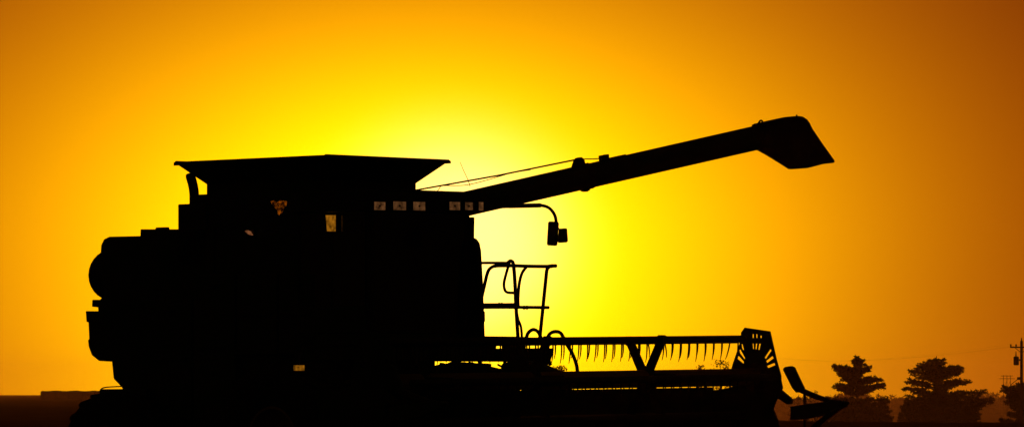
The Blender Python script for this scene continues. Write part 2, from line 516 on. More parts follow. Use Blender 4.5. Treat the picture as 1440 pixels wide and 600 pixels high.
# --- mirror on its arm
ml = 1.0
arm = obj('mirror_arm', tube(smooth_path(PL([(690, 291), (722, 290), (752, 288.6), (763, 289), (772, 292.2), (778.5, 299.5), (781.8, 309), (782.6, 326)], l=ml), 5), 0.019, 8), 'black', C, smooth=True)
obj('arm_sleeve', tube(PL([(716, 289.6), (760, 288.6)], l=ml), 0.026, 8), 'black', arm)
obj('arm_stay', tube([(1.5, 0.74, 3.6), P(690, 291, l=ml)], 0.018, 6), 'black', arm)
obj('mirror', prism(PL([(770.5, 312.5), (772.5, 311), (781.6, 312), (782.4, 314), (780.4, 343.5), (778.9, 345.5), (770, 345), (768.7, 343)], l=ml - 0.02), (0.01, 0.035, 0), 0.006), 'black', arm)
obj('mirror', prism(PL([(785.6, 321.2), (793, 320.6), (794, 322), (795.2, 338.5), (793.6, 340.6), (784.8, 341.3), (783.8, 339)], l=ml + 0.0), (0.01, 0.035, 0), 0.006), 'black', arm)
obj('clamp', tube(PL([(782.5, 316), (786.5, 323)], l=ml), 0.008, 6), 'steel', arm)

# --- platform beside the cab, with rails
plat = obj('platform', box((1.02, 0.82, 2.09), (1.75, 1.66, 2.17), 0.01), 'steel', C)
pr = 1.6
def rail(name, pts, l, r, sub=4):
    return obj(name, tube(smooth_path(PL(pts, l=l), sub), r, 8), 'black', C, smooth=True)
rail('handrail', [(666, 369.5), (700, 369.3), (717, 369.6)], 1.0, 0.016)
rail('handrail', [(676, 424), (681, 402), (685.5, 383.5), (690, 376.5), (698, 373.5), (720, 373.3), (750, 374.2), (776, 374.3)], pr, 0.021)
rail('rail_end', [(770, 374.6), (775, 373.6), (782, 373.6)], pr, 0.022, 2)
rail('grab_loop', [(716, 371), (712.5, 382), (708.8, 397), (709.5, 406), (713, 410.6), (722, 411.4)], pr, 0.017)
rail('rail_post', [(713.5, 371.5), (716, 367.3), (719.5, 367), (722, 372), (724, 395), (725.6, 430), (728.5, 476)], pr, 0.022)
rail('rail_post', [(741, 374.2), (734, 384), (730, 400), (728.6, 420), (729, 431)], pr, 0.018)
rail('rail_post', [(773, 374.6), (769.2, 379), (767.6, 392), (763.5, 432), (759, 476)], pr, 0.021)
rail('rail_brace', [(726, 432), (728.5, 448), (732.6, 459), (734, 476)], pr, 0.015)
rail('midrail', [(672, 427.8), (700, 427.8), (723, 427.6)], 1.0, 0.017)
rail('midrail', [(675, 431.8), (720, 431.6), (771.5, 432)], pr, 0.019)
for (x, y, l) in ((702, 428, 1.0), (705.5, 428, 1.0), (737, 432, pr), (741, 432, pr)):
    a = P(x, y, l=l)
    obj('rail_clamp', tube([a + Vector((-0.007, 0, 0)), a + Vector((0.007, 0, 0))], 0.025, 8), 'steel', C)
# support boxes under the platform
obj('battery_box', prism(PL([(684, 489.5), (758, 489), (756, 497), (752.5, 509), (744, 518.5), (714, 518.5), (712.5, 508), (684, 508)], l=1.3), (0, 0.25, 0), 0.004), 'black', C)
obj('platform_bracket', prism(PL([(640, 473), (740, 473), (738, 492), (706, 492), (705, 484), (701, 484), (697, 486.5), (696.5, 492), (694, 508), (640, 508)], l=1.28), (0, 0.012, 0)), 'black', C)
lad = empty('ladder', (0, 0, 0), C)
for dl in (0.0, 0.42):
    obj('stringer', tube([(1.5 - dl, 1.66, 2.1), (1.5 - dl, 1.8, 0.45)], 0.022, 6), 'black', lad)
for k in range(5):
    t = (k + 0.6) / 5.2
    obj('rung', box((1.08, 1.66 + 0.14 * t - 0.06, 2.1 - 1.65 * t - 0.012), (1.5, 1.66 + 0.14 * t + 0.06, 2.1 - 1.65 * t + 0.012), 0.004), 'steel', lad)

# --- wheels
def wheel(name, loc, r, w, rr, nl, lug):
    root = empty(name, loc, C)
    prof = [(-w * .42, rr), (-w * .5, rr + (r - rr) * .35), (-w * .5, rr + (r - rr) * .7), (-w * .45, r - 0.05), (-w * .32, r - 0.03), (0, r - 0.022),
            (w * .32, r - 0.03), (w * .45, r - 0.05), (w * .5, rr + (r - rr) * .7), (w * .5, rr + (r - rr) * .35), (w * .42, rr)]
    bm = bmesh.new()
    n = 48
    rings = [[bm.verts.new((rad * math.cos(2 * math.pi * k / n), y, rad * math.sin(2 * math.pi * k / n))) for (y, rad) in prof] for k in range(n)]
    for k in range(n):
        a, b = rings[k], rings[(k + 1) % n]
        for j in range(len(prof) - 1):
            bm.faces.new((a[j], a[j + 1], b[j + 1], b[j]))
    for k in range(nl):                                       # slanted tread bars
        for s in (-1, 1):
            a0 = 2 * math.pi * (k + (0.5 if s > 0 else 0)) / nl
            vs8 = []
            for (yy, da, rt) in ((0.02, 0.0, r), (w * .47, lug, r - 0.02)):
                for dw in (-0.028 / r, 0.028 / r):
                    for rad in (rt - 0.1, rt):
                        an = a0 + da + dw
                        vs8.append(bm.verts.new((rad * math.cos(an), s * yy, rad * math.sin(an))))
            for q in ((0, 1, 3, 2), (4, 5, 7, 6), (0, 1, 5, 4), (2, 3, 7, 6), (1, 3, 7, 5), (0, 2, 6, 4)):
                bm.faces.new([vs8[i] for i in q])
    obj('tyre', bm, 'rubber', root)
    rb = bmesh.new()
    pr2 = [(-w * .42, rr + 0.01), (-w * .42, rr - 0.03), (-w * .3, rr - 0.05), (-w * .12, rr * .6), (-w * .12, rr * .35), (-w * .2, rr * .3), (-w * .2, 0.0)]
    n = 32
    rg = [[rb.verts.new((rad * math.cos(2 * math.pi * k / n), y, rad * math.sin(2 * math.pi * k / n))) for (y, rad) in pr2] for k in range(n)]
    for k in range(n):
        a, b = rg[k], rg[(k + 1) % n]
        for j in range(len(pr2) - 1):
            rb.faces.new((a[j], a[j + 1], b[j + 1], b[j]))
    bmesh.ops.remove_doubles(rb, verts=rb.verts, dist=1e-4)
    rim = obj('rim', rb, 'yellow', root)
    for k in range(8):
        a = 2 * math.pi * k / 8
        c = Vector((rr * .45 * math.cos(a), -w * .12, rr * .45 * math.sin(a)))
        obj('wheel_nut', tube([c, c + Vector((0, -0.03, 0))], 0.018, 6), 'steel', rim)
    return root
RW = -2.1
wheel('steer_wheel', (RW - 0.06, -1.14, 0.765), 0.77, 0.5, 0.36, 20, 0.28)
wheel('steer_wheel', (RW - 0.06, 1.14, 0.765), 0.77, 0.5, 0.36, 20, 0.28).rotation_euler = (0, 0, math.pi)
wheel('drive_wheel', (1.09, -1.36, 0.94), 0.945, 0.72, 0.42, 22, 0.3)
wheel('drive_wheel', (1.09, 1.36, 0.94), 0.945, 0.72, 0.42, 22, 0.3).rotation_euler = (0, 0, math.pi)
obj('rear_axle', box((RW - 0.16, -0.98, 0.67), (RW + 0.04, 0.98, 0.85), 0.02), 'black', C)
obj('front_axle', box((0.97, -1.2, 0.78), (1.25, 1.2, 1.08), 0.03), 'black', C)

# --- feeder house
fh = prism([(1.3, -0.5, 1.72), (1.85, -0.5, 1.74), (3.45, -0.5, 1.18), (3.45, -0.5, 0.62), (1.3, -0.5, 1.0)], (0, 1.0, 0), 0.02)
obj('feeder_house', fh, 'paint', C)
obj('drive_shield', prism(PL([(713, 530), (713.5, 520), (716, 511), (730, 506.5), (745, 506), (756, 508.5), (768, 511), (778, 516), (788, 520), (804, 532), (806, 556), (757, 556), (760, 556), (758, 543), (713, 543)], l=0.3), (0, -0.12, 0), 0.01), 'paint', C)
obj('lift_strut', tube(PL([(700, 512), (713, 519)], l=0.85), 0.012, 6), 'steel', C)
obj('lift_cylinder', tube([(1.35, 0.3, 0.9), (3.0, 0.3, 0.8)], 0.05, 10), 'steel', C)
obj('lift_cylinder', tube([(1.35, -0.3, 0.9), (3.0, -0.3, 0.8)], 0.05, 10), 'steel', C)
obj('fender_strap', tube(smooth_path(PL([(616, 522), (624, 515.5), (632, 511), (640, 508)], l=0.95)), 0.018, 6), 'black', C)

# --- header
hd = obj('header_frame', prism([(3.47, -3.1, 0.62), (3.47, 3.1, 0.62), (3.47, 3.1, 1.5755), (3.47, -3.1, 1.5005)], (0.05, 0, 0)), 'paint', C)
obj('top_beam', prism([(3.38, -3.1, 1.36), (3.38, 3.1, 1.43), (3.38, 3.1, 1.572), (3.38, -3.1, 1.497)], (0.088, 0, 0), 0.008), 'paint', hd)
flo = prism([(3.52, -3.1, 0.62), (3.7, -3.1, 0.52), (4.75, -3.1, 0.48), (4.75, -3.1, 0.455), (3.68, -3.1, 0.49), (3.47, -3.1, 0.6)], (0, 6.2, 0))
obj('floor', flo, 'steel', hd)
ab = tube([(4.02, -3.05, 0.86), (4.02, 3.05, 0.86)], 0.15, 16)
obj('feed_auger', ab, 'steel', hd)
for s in (-1, 1):
    fb = bmesh.new()
    prev = None
    for k in range(121):
        t = k / 120
        a = s * t * 2 * math.pi * 5
        y = s * (3.03 - 2.4 * t)
        c = [fb.verts.new((4.02 + q * math.cos(a), y, 0.86 + q * math.sin(a))) for q in (0.14, 0.3)]
        if prev:
            fb.faces.new((prev[0], prev[1], c[1], c[0]))
        prev = c
    fl = obj('flighting', fb, 'steel', hd)
    md = fl.modifiers.new('thick', 'SOLIDIFY')
    md.thickness = 0.008
gm = bmesh.new()
add_prism(gm, [(0, -0.016, 0), (0, 0.016, 0), (0.1, 0.004, 0.006), (0.1, -0.004, 0.006)], (0, 0, 0.022))
g0 = obj('knife_guard', gm, 'steel', hd)
for k in range(80):
    o = g0 if k == 0 else g0.copy()
    if k:
        col.objects.link(o)
    o.location = (4.76, -3.02 + k * 6.04 / 79, 0.455)
es = [(996, 549), (1042, 545), (1095, 526), (1099, 545), (1091, 560), (1086, 574), (1092, 590), (1097, 606), (1110, 640), (1115, 668), (996, 676)]
ep = PL(es, l=3.1)
obj('end_sheet', prism(ep, (0, 0.03, 0)), 'paint', hd)
obj('end_sheet', prism([Vector((v.x, -3.13, v.z)) for v in ep], (0, 0.03, 0)), 'paint', hd)
def divider(dy, sgn):
    def Q(pts, l=3.16):
        return [Vector((v.x, (v.y if sgn > 0 else -v.y) + dy, v.z)) for v in PL(pts, l=l)]
    d = obj('crop_divider', prism(Q([(1111, 571), (1140, 566.5), (1165, 563.5), (1184, 562.5), (1187, 565.5), (1184, 571), (1168, 578), (1150, 584.5), (1128, 588.5), (1110.5, 590), (1111.5, 580)]), (0, 0.1 * sgn, 0), 0.008), 'paint', hd)
    return d, Q
for sgn in (1, -1):
    d, Q = divider(0.0, sgn)
    parts = [('deflector', [(1100.5, 519), (1103, 515.5), (1111, 514), (1114.5, 516), (1122, 532), (1128.5, 545.5), (1125, 549.5), (1119, 551.5), (1113.5, 545), (1106, 530)], 0.05)]
    obj('deflector', prism(Q(parts[0][1], 3.18), (0, 0.05 * sgn, 0), 0.006), 'paint', hd)
    obj('divider_rod', prism(Q([(1119, 549), (1126, 545), (1145, 553), (1165, 560.5), (1186, 564), (1186, 568), (1165, 566.5), (1140, 558.5)], 3.19), (0, 0.04 * sgn, 0)), 'steel', hd)
    obj('divider_rod', tube(Q([(1131.5, 553), (1132, 575), (1131, 612)], 3.2), 0.018, 6), 'steel', hd)
    obj('divider_rod', tube(Q([(1184, 569), (1162, 586), (1140, 603), (1112, 622)], 3.2), 0.034, 6), 'steel', hd)
    obj('divider_arm', prism(Q([(1082, 552), (1089, 545), (1097, 548), (1112, 561), (1111, 567), (1106, 568), (1096, 561), (1086, 557)], 3.14), (0, 0.05 * sgn, 0), 0.004), 'paint', hd)
    obj('divider_sheet', prism(Q([(1112, 590), (1128, 589), (1112, 625), (1099, 645), (1094, 640), (1100, 612)], 3.12), (0, 0.03 * sgn, 0)), 'paint', hd) if sgn < 0 else None

# --- reel
RF = 4.26
def ru(l):
    return 1.652 + 0.0135 * l
LA, LB = -3.0, 3.0
BAT_END = (2.72, 2.56, 3.0, 3.0, 3.0, 2.56)                   # bats stop short of the shield on the leading side
reel = obj('reel', tube([(RF, LA, ru(LA)), (RF, LB, ru(LB))], 0.100, 20), 'yellow', C, smooth=True)
reel_b = []
RR = 0.505
bats = []
for k in range(6):
    a = R(60 * k)
    df, du = RR * math.cos(a), RR * math.sin(a)
    if k == 1:
        du += 0.006
    if k == 2:
        du -= 0.006
    bats.append((df, du))
    b = bmesh.new()
    add_tube(b, [(RF + df, LA, ru(LA) + du), (RF + df, BAT_END[k], ru(BAT_END[k]) + du)], 0.043, 10)
    obj('bat', b, 'steel', reel, smooth=True)
# spring tines, each one its own piece
tb = bmesh.new()
tp = [(0.004, 0, 0.0), (0.004, 0, -0.06), (0.001, 0, -0.11), (-0.006, 0, -0.16), (-0.018, 0, -0.205)]
add_tube(tb, tp, [0.0095, 0.009, 0.008, 0.0065, 0.004], 5)
tine0 = None
SP = 0.1375
def tine(l, df, du, n):
    global tine0
    if tine0 is None:
        tine0 = obj('tine', tb, 'black', reel)
        o = tine0
    else:
        o = tine0.copy()
        col.objects.link(o)
    o.location = (RF + df, l, ru(l) + du - 0.035)
    o.rotation_euler = (rnd.uniform(-0.03, 0.03), rnd.uniform(-0.035, 0.035) + (0.25 * rnd.choice((-1, 1)) if rnd.random() < 0.03 else 0), 0)
    s = rnd.uniform(0.92, 1.05) * (0.8 if df < 0 else 1.03)
    o.scale = (1, 1, s)
for k in range(6):
    df, du = bats[k]
    n = int((LB - LA - 0.1) / SP)
    for i in range(n):
        l = LA + 0.09 + i * SP
        if l > BAT_END[k] - 0.04:
            continue
        if k in (4, 5) and i % 2:                            # lower bats hang out of the frame
            continue
        tine(l, df, du, i)
def lat(px, f):
    return P(px, 532, f=f).y
for px in (908, 747, 592):
    l = lat(px, RF)
    sb = bmesh.new()
    for k in range(6):
        df, du = bats[k]
        d = Vector((df, 0, du))
        nrm = d.normalized()
        sd = Vector((nrm.z, 0, -nrm.x))
        c = Vector((RF, l, ru(l)))
        w0, w1 = 0.062, 0.055
        q = [c + sd * w0, c + d + sd * w1, c + d - sd * w1, c - sd * w0]
        add_prism(sb, [v + Vector((0, -0.012, 0)) for v in q], (0, 0.024, 0))
    add_tube(sb, [(RF, l - 0.03, ru(l)), (RF, l + 0.03, ru(l))], 0.15, 18)
    obj('spider', sb, 'steel', reel)
    for k in (1, 2):
        df, du = bats[k]
        obj('bat_clamp', tube([(RF + df, l - 0.04, ru(l) + du), (RF + df, l + 0.04, ru(l) + du)], 0.056, 10), 'steel', reel)
# end shields with their fans of slots
out = [(1047, 460), (1083, 465.3), (1092, 505), (1098.5, 528), (1098, 545), (1090, 560), (1068, 572), (1046, 562), (1030, 545), (1026, 527), (1030, 512), (1041.5, 478), (1042, 467)]
sl = [
    [(1058, 469.3), (1059.8, 469.3), (1059.8, 474.5), (1058, 474.5)],
    [(1063.2, 469.3), (1065, 469.3), (1065, 474.5), (1063.2, 474.5)],
    [(1069, 471.5), (1071, 471.3), (1071, 474.6), (1069, 474.6)],
    [(1058, 482.5), (1059.6, 482.5), (1060.2, 490), (1058.6, 490)],
    [(1062.6, 482.5), (1064.6, 482.5), (1063.8, 490.4), (1062, 490.2)],
    [(1067.2, 482.8), (1069.6, 482.8), (1068, 491.3), (1066, 491)],
    [(1083.2, 489.8), (1084.8, 492.5), (1076.6, 504.5), (1075, 502)],
    [(1086, 499.6), (1088, 503), (1078.6, 510), (1077, 507)],
    [(1089, 509.4), (1090.3, 512.7), (1079.6, 517.2), (1078.4, 513.8)],
    [(1042.6, 483), (1044.2, 483.4), (1046, 491), (1045, 492.6), (1043, 488)],
    [(1039.4, 491.4), (1041.2, 490.8), (1047.6, 502.6), (1047, 505), (1040.2, 496)],
    [(1037.6, 500.2), (1039.4, 500.4), (1046, 508), (1045.6, 511), (1036.8, 504)],
]
lp = [PL(out, l=3.06)] + [PL(s, l=3.06) for s in sl]
shield = obj('end_shield', plate(lp, (0, 0.008, 0)), 'paint', reel)
lp2 = [[Vector((v.x, -3.02, v.z - 0.083)) for v in q] for q in lp]
obj('end_shield', plate(lp2, (0, -0.008, 0)), 'paint', reel)
hubc = P(1064, 512, l=3.07)
obj('hub', tube([(RF, 3.02, ru(3.0)), (RF, 3.1, ru(3.0))], 0.17, 18), 'steel', reel)
for sgn, l in ((1, 3.09), (-1, -3.09)):
    obj('reel_arm', prism([(3.46, l - 0.02, 1.46), (3.5, l - 0.02, 1.53), (4.45, l - 0.02, 1.66), (4.5, l - 0.02, 1.62), (4.45, l - 0.02, 1.54)], (0, 0.04, 0)), 'paint', reel)

# --- hydraulic hoses looping at the feeder house
def hose(pts, l, r=0.021):
    obj('hydraulic_hose', tube(smooth_path(PL(pts, l=l), 5), r, 8), 'rubber', C, smooth=True)
hose([(739, 482), (741.5, 470), (746, 464.5), (751, 463), (756.5, 466), (760, 473), (765, 489), (770, 500), (774, 513)], 0.7)
hose([(768, 512), (769.5, 490), (770.5, 474), (775, 467.5), (782, 465.8), (789, 468.5), (796, 482), (804, 495), (809, 507), (811.5, 517), (812.5, 530)], 0.8)

# --- unloading auger
ua_dir = (math.cos(R(25)), math.sin(R(25)))
A = Vector((CX + ct * 0.35 + st * 1.05, CY - st * 0.35 + ct * 1.05, 0))
nx, ny = -ua_dir[1], ua_dir[0]
def PA(px, py, off=0.0):
    ux, uz = (px - 720) / FOC, (HOR - py) / FOC
    t = (A.x * nx + A.y * ny + off) / (ux * nx + ny)
    return to_local((ux * t, t, EYE + uz * t))
lat_v = to_local((CX + nx, CY + ny, 0)); lat_v.z = 0          # sideways vector of the auger
def up_line(x):
    return 272 - (x - 640) * 0.2271
def ctr(x):
    return up_line(x) + 18.0
ua = obj('unloading_auger', tube([PA(x, ctr(x)) for x in (580, 700, 830, 832, 950, 1092)], 0.148, 28), 'paint', C, smooth=True)
for p in ua.data.polygons:
    p.use_smooth = len(p.vertices) == 4
base = PA(580, ctr(580))
obj('elbow', tube(smooth_path([(base.x, base.y, 2.9), (base.x, base.y, base.z - 0.22), base, PA(612, ctr(612))], 6), 0.16, 20), 'paint', ua, smooth=True)
obj('joint_collar', tube([PA(822, ctr(822)), PA(830, ctr(830))], 0.158, 28), 'steel', ua)
sp = bmesh.new()
spo = [(1074, 173.2), (1100, 167.3), (1121, 162.8), (1130, 163.5), (1136, 167.5), (1140, 173), (1142.5, 179), (1158, 202), (1174.5, 225), (1174.8, 228.5), (1171, 229.4), (1160, 230.4), (1148, 233.6), (1137, 236.4), (1126, 237), (1108, 225.5), (1089, 214), (1078.5, 208.8), (1074, 209.5)]
add_prism(sp, [PA(a, b, -0.17) for a, b in spo], lat_v * 0.34, 0.03)
obj('spout', sp, 'rubber', ua)
def chunk(name, pts, off, wid, m='steel'):
    obj(name, prism([PA(a, b, off) for a, b in pts], lat_v * wid, 0.003), m, ua)
chunk('cable_bracket', [(807, 238), (811, 226), (813.5, 222), (818, 220.8), (822, 223.5), (824.5, 236)], -0.05, 0.1)
chunk('joint_latch', [(820, 262), (831, 259), (830, 267), (826.5, 269.5), (822.5, 268.5)], -0.06, 0.12)
chunk('sensor_box', [(847.5, 218.5), (856.5, 216.6), (857.3, 228), (848.5, 229)], -0.06, 0.12, 'black')
obj('lift_eye', tube(smooth_path([PA(1065.5, 176), PA(1068, 171), PA(1070, 169.4), PA(1072, 170.8), PA(1071.5, 174.5)], 4), 0.011, 6), 'steel', ua)
obj('seam_bolt', tube([PA(1120.5, 163.4), PA(1120.2, 161.4)], 0.01, 6), 'steel', ua)
ca = P(585, 267.2, f=0.94)
cb = PA(812, 224)
obj('support_cable', tube([ca, ca.lerp(cb, 0.5) + Vector((0, 0, -0.012)), cb], 0.011, 6), 'steel', C)
def between(pts):
    """points along the cable's own upright plane"""
    o = []
    for (x, y) in pts:
        s = min(1.1, max(-0.1, (x - 585) / (812 - 585)))
        q = ca.lerp(cb, s)
        base_y = 267.2 + (224 - 267.2) * s
        o.append(Vector((q.x, q.y, q.z - (y - base_y) / 119.5)))
    return o
obj('wiring', tube(smooth_path(between([(613, 271), (618, 264), (622, 261.2), (650, 260.8), (672, 256.5), (700, 248.5), (720, 243), (745, 239)])), 0.005, 5), 'black', C)
obj('cable_end', tube([PA(822, 223.5), PA(834, 223.6), PA(848, 222.5)], 0.007, 5), 'steel', ua)
obj('cable_end', tube([PA(856, 222.5), PA(868, 219.8), PA(880, 217.3)], 0.006, 5), 'steel', ua)
obj('antenna', tube(between([(646, 228), (650, 238), (656.5, 252), (660, 262)]), [0.003, 0.0035, 0.004, 0.005], 5), 'black', C)

# ------------------------------------------------------------------ far field things
def W(px, py, y):
    return Vector(((px - 720) / FOC * y, y, EYE + (HOR - py) / FOC * y))
def tuft(bm, c, size, n, flat=0.55):
    for _ in range(n):
        d = Vector((rnd.gauss(0, 1), rnd.gauss(0, 1), rnd.gauss(0.25, flat)))
        d.normalize()
        s = d.cross(Vector((rnd.gauss(0, 1), rnd.gauss(0, 1), rnd.gauss(0, 1)))).normalized() * size * rnd.uniform(0.12, 0.22)
        e = c + d * size * rnd.uniform(0.7, 1.25)
        b = c - d * size * 0.15
        v = [bm.verts.new(b), bm.verts.new(c + d * size * 0.45 + s), bm.verts.new(e), bm.verts.new(c + d * size * 0.45 - s)]
        bm.faces.new(v)
def pine(cpx, tiers, Y, label, base_extra=2.0, group='layered pines beyond the field'):
    bx = (cpx - 720) / FOC * Y
    gz = ground_z(bx, Y)
    root = tag(empty('pine_tree', (bx, Y, gz)), label, 'pine tree', group)
    top = W(cpx, tiers[0][0] - 2, Y).z - gz
    tr = bmesh.new()
    tp_ = [(0, 0, -0.3)] + [(rnd.uniform(-.12, .12), rnd.uniform(-.12, .12), top * t) for t in (0.25, 0.5, 0.75)] + [(0, 0, top)]
    add_tube(tr, smooth_path(tp_), [0.36 * (1 - 0.93 * i / 16) for i in range(17)], 8)
    cr = bmesh.new()
    mpp = Y / FOC
    tuft(cr, Vector((0, 0, top)), 0.5, 16)
    # low tiers down to the ground cover
    for (py, lx, rx_, den) in tiers:
        z = W(cpx, py, Y).z - gz
        L = (cpx - lx) * mpp
        Rr = (rx_ - cpx) * mpp
        limbs = []
        for (side, ln) in ((-1, L), (1, Rr)):
            if ln < 0.2:
                continue
            limbs.append((0 if side > 0 else math.pi, ln, rnd.uniform(-0.1, 0.1)))
            if rnd.random() < 0.8 * den:
                limbs.append(((0 if side > 0 else math.pi) + rnd.uniform(-0.9, 0.9), ln * rnd.uniform(0.75, 1.0), rnd.uniform(-0.12, 0.12)))
        m = (max(L, 0.3) + max(Rr, 0.3)) / 2
        for _ in range(int(3 * den)):
            limbs.append((rnd.choice((-1, 1)) * (math.pi / 2 + rnd.uniform(-0.55, 0.55)), m * rnd.uniform(0.45, 0.85), rnd.uniform(-0.15, 0.15)))
        for (a, ln, dz) in limbs:
            d = Vector((math.cos(a), math.sin(a), 0))
            rise = ln * rnd.uniform(0.02, 0.1)
            p0 = Vector((0, 0, z - 0.25 - 0.08 * ln + dz))
            p1 = d * ln * 0.5 + Vector((0, 0, z - 0.12 + dz * .5))
            p2 = d * ln * 0.95 + Vector((0, 0, z + rise * .3))
            add_tube(tr, [p0, p1, p2], [0.09, 0.055, 0.02], 5)
            k = max(3, int(ln / 0.125 * den))
            for i in range(k):
                t = 0.18 + 0.82 * (i + rnd.random()) / k
                q = p0.lerp(p1, t * 2) if t < .5 else p1.lerp(p2, t * 2 - 1)
                wid = 0.32 * ln * (0.25 + 0.75 * t) * (1.05 - t * .75)
                s = Vector((-d.y, d.x, 0)) * rnd.uniform(-wid, wid)
                sz = rnd.uniform(0.24, 0.42) * (1.1 - 0.25 * t)
                tuft(cr, q + s + Vector((0, 0, rnd.uniform(-0.17, 0.18))), sz, 15, 0.55)
    obj('trunk', tr, 'bark', root)
    obj('crown', cr, 'needle', root)
    return root
t1 = [(504, 1201, 1210, 1), (507.5, 1197, 1217, 1.1), (511, 1199, 1219, 1.1), (515, 1169, 1213, 1), (517.5, 1172, 1227, 1.1), (520.5, 1172, 1224, 1.2), (524.5, 1175, 1216, 1.2), (527, 1177, 1214, 1.2),
      (531, 1183, 1236, 1.1), (534, 1181, 1242, 1.2), (537, 1190, 1226, 1.1), (541.5, 1172, 1247, 1.2), (545, 1169, 1246, 1.2), (548, 1176, 1232, 1.2), (551.5, 1184, 1224, 1), (561, 1160, 1251, .8), (566, 1166, 1254, 1), (572, 1162, 1252, 1.1), (576, 1164, 1250, 1.2), (580, 1158, 1256, 1.2), (584, 1160, 1254, 1.2), (589, 1155, 1258, 1.3), (594, 1158, 1256, 1.3), (602, 1152, 1260, 1.2)]
t2 = [(507, 1303, 1329, 1.3), (511, 1291, 1331, 1.2), (515.5, 1288, 1352, 1.2), (518.5, 1284, 1356, 1.4), (523, 1276, 1357, 1.4), (525.5, 1279, 1352, 1.2), (531, 1285, 1340, 1.2), (535.5, 1274, 1366, 1.3), (538.5, 1272, 1368, 1.3), (541, 1280, 1350, 1), (546.5, 1266, 1340, 1.2),
      (550.5, 1280, 1391, 1.1), (553, 1280, 1391, 1), (558, 1271, 1380, 1.1), (563, 1269, 1402, 1), (567, 1271, 1401, 1.1), (570, 1270, 1388, 1.2), (574, 1264, 1384, 1.2), (578, 1266, 1380, 1.2), (582, 1262, 1383, 1.3), (586, 1262, 1380, 1.3), (590, 1260, 1382, 1.3), (595, 1260, 1384, 1.3), (602, 1258, 1388, 1.2)]
t3 = [(541, 1428, 1446, 1), (545, 1408, 1462, 1), (549, 1406, 1466, 1), (554, 1416, 1470, 1.1), (560, 1414, 1472, 1.1), (566, 1412, 1474, 1.1), (573, 1420, 1476, 1.2), (582, 1416, 1480, 1.2), (592, 1404, 1482, 1.2), (603, 1400, 1484, 1.2)]
pine(1205, t1, 690, 'narrow pine with ragged top nearest the header of the combine')
pine(1317, [(a, b, c, d * (0.72 if a < 556 else 1.0)) for a, b, c, d in t2], 680, 'broad pine with flat layered branches, widest of the pines')
pine(1440, [(a, b, c, d * 1.4) for a, b, c, d in t3], 640, 'low dark pine cut by the right edge below the utility pole')

def leafy(cpx, top_py, wpx, Y, label, name='broadleaf_tree', group='small far trees seen under the reel'):
    bx = (cpx - 720) / FOC * Y
    gz = ground_z(bx, Y)
    root = tag(empty(name, (bx, Y, gz)), label, 'tree', group)
    top = W(cpx, top_py, Y).z - gz
    tr = bmesh.new()
    add_tube(tr, [(0, 0, -0.3), (0.1, 0, top * .4), (0, 0.1, top * .9)], [0.25, 0.18, 0.03], 7)
    cr = bmesh.new()
    rw_ = wpx / 2 * Y / FOC
    for _ in range(7):
        a = rnd.uniform(0, 6.28)
        add_tube(tr, [(0.05, 0.05, top * rnd.uniform(.3, .6)), (math.cos(a) * rw_ * .7, math.sin(a) * rw_ * .7, top * rnd.uniform(.6, .9))], [0.09, 0.02], 5)
    cl = []
    for _ in range(34):
        a, rr_, h = rnd.uniform(0, 6.28), math.sqrt(rnd.random()), rnd.random()
        prof = math.sin(math.pi * (0.12 + 0.8 * h)) ** 0.7
        cl.append(Vector((math.cos(a) * rr_ * rw_ * prof, math.sin(a) * rr_ * rw_ * prof, top * (0.25 + 0.7 * h))))
    cl.append(Vector((0, 0, top - 0.35)))
    for c in cl:
        for _ in range(12):
            q = c + Vector((rnd.gauss(0, .33), rnd.gauss(0, .33), rnd.gauss(0, .22)))
            if q.z < top:
                tuft(cr, q, rnd.uniform(.16, .3), 6, 1.0)
    obj('trunk', tr, 'bark', root)
    obj('crown', cr, 'leaf', root)
leafy(789, 512.5, 30, 900, 'small round tree behind the reel, left under the hoses')
leafy(986, 512.5, 26, 920, 'lower of the two small trees beside the end shield')
leafy(1013, 504.5, 48, 940, 'taller of the two small trees beside the end shield')
leafy(1146, 549, 44, 1000, 'low rounded tree just behind the crop divider', group='low trees in the hollow')
leafy(1122, 556, 40, 1080, 'low faint tree between header end and crop divider', group='low trees in the hollow')

# far wood, one hazy mass across the hollow
wd = bmesh.new()
for i in range(420):
    px = rnd.uniform(1040, 1640)
    Y = rnd.uniform(3300, 3900)
    bx = (px - 720) / FOC * Y
    gz = ground_z(bx, Y)
    hgt = 1.5 - (rnd.uniform(555, 562) + 4 * math.sin(px * 0.03) - HOR) / FOC * Y - gz
    for _ in range(26):
        h = rnd.random()
        rr_ = 4.5 * math.sin(math.pi * (0.08 + 0.88 * h)) ** 0.6
        a = rnd.uniform(0, 6.28)
        q = Vector((bx + math.cos(a) * rr_ * rnd.random() ** .5, Y + math.sin(a) * rr_, gz + hgt * (0.02 + 0.95 * h)))
        tuft(wd, q, rnd.uniform(1.3, 2.4), 4, 1.0)
o = obj('distant_wood', wd, 'leaf', kind='stuff')
tag(o, 'hazy brown line of distant woods behind the pines', 'woods')

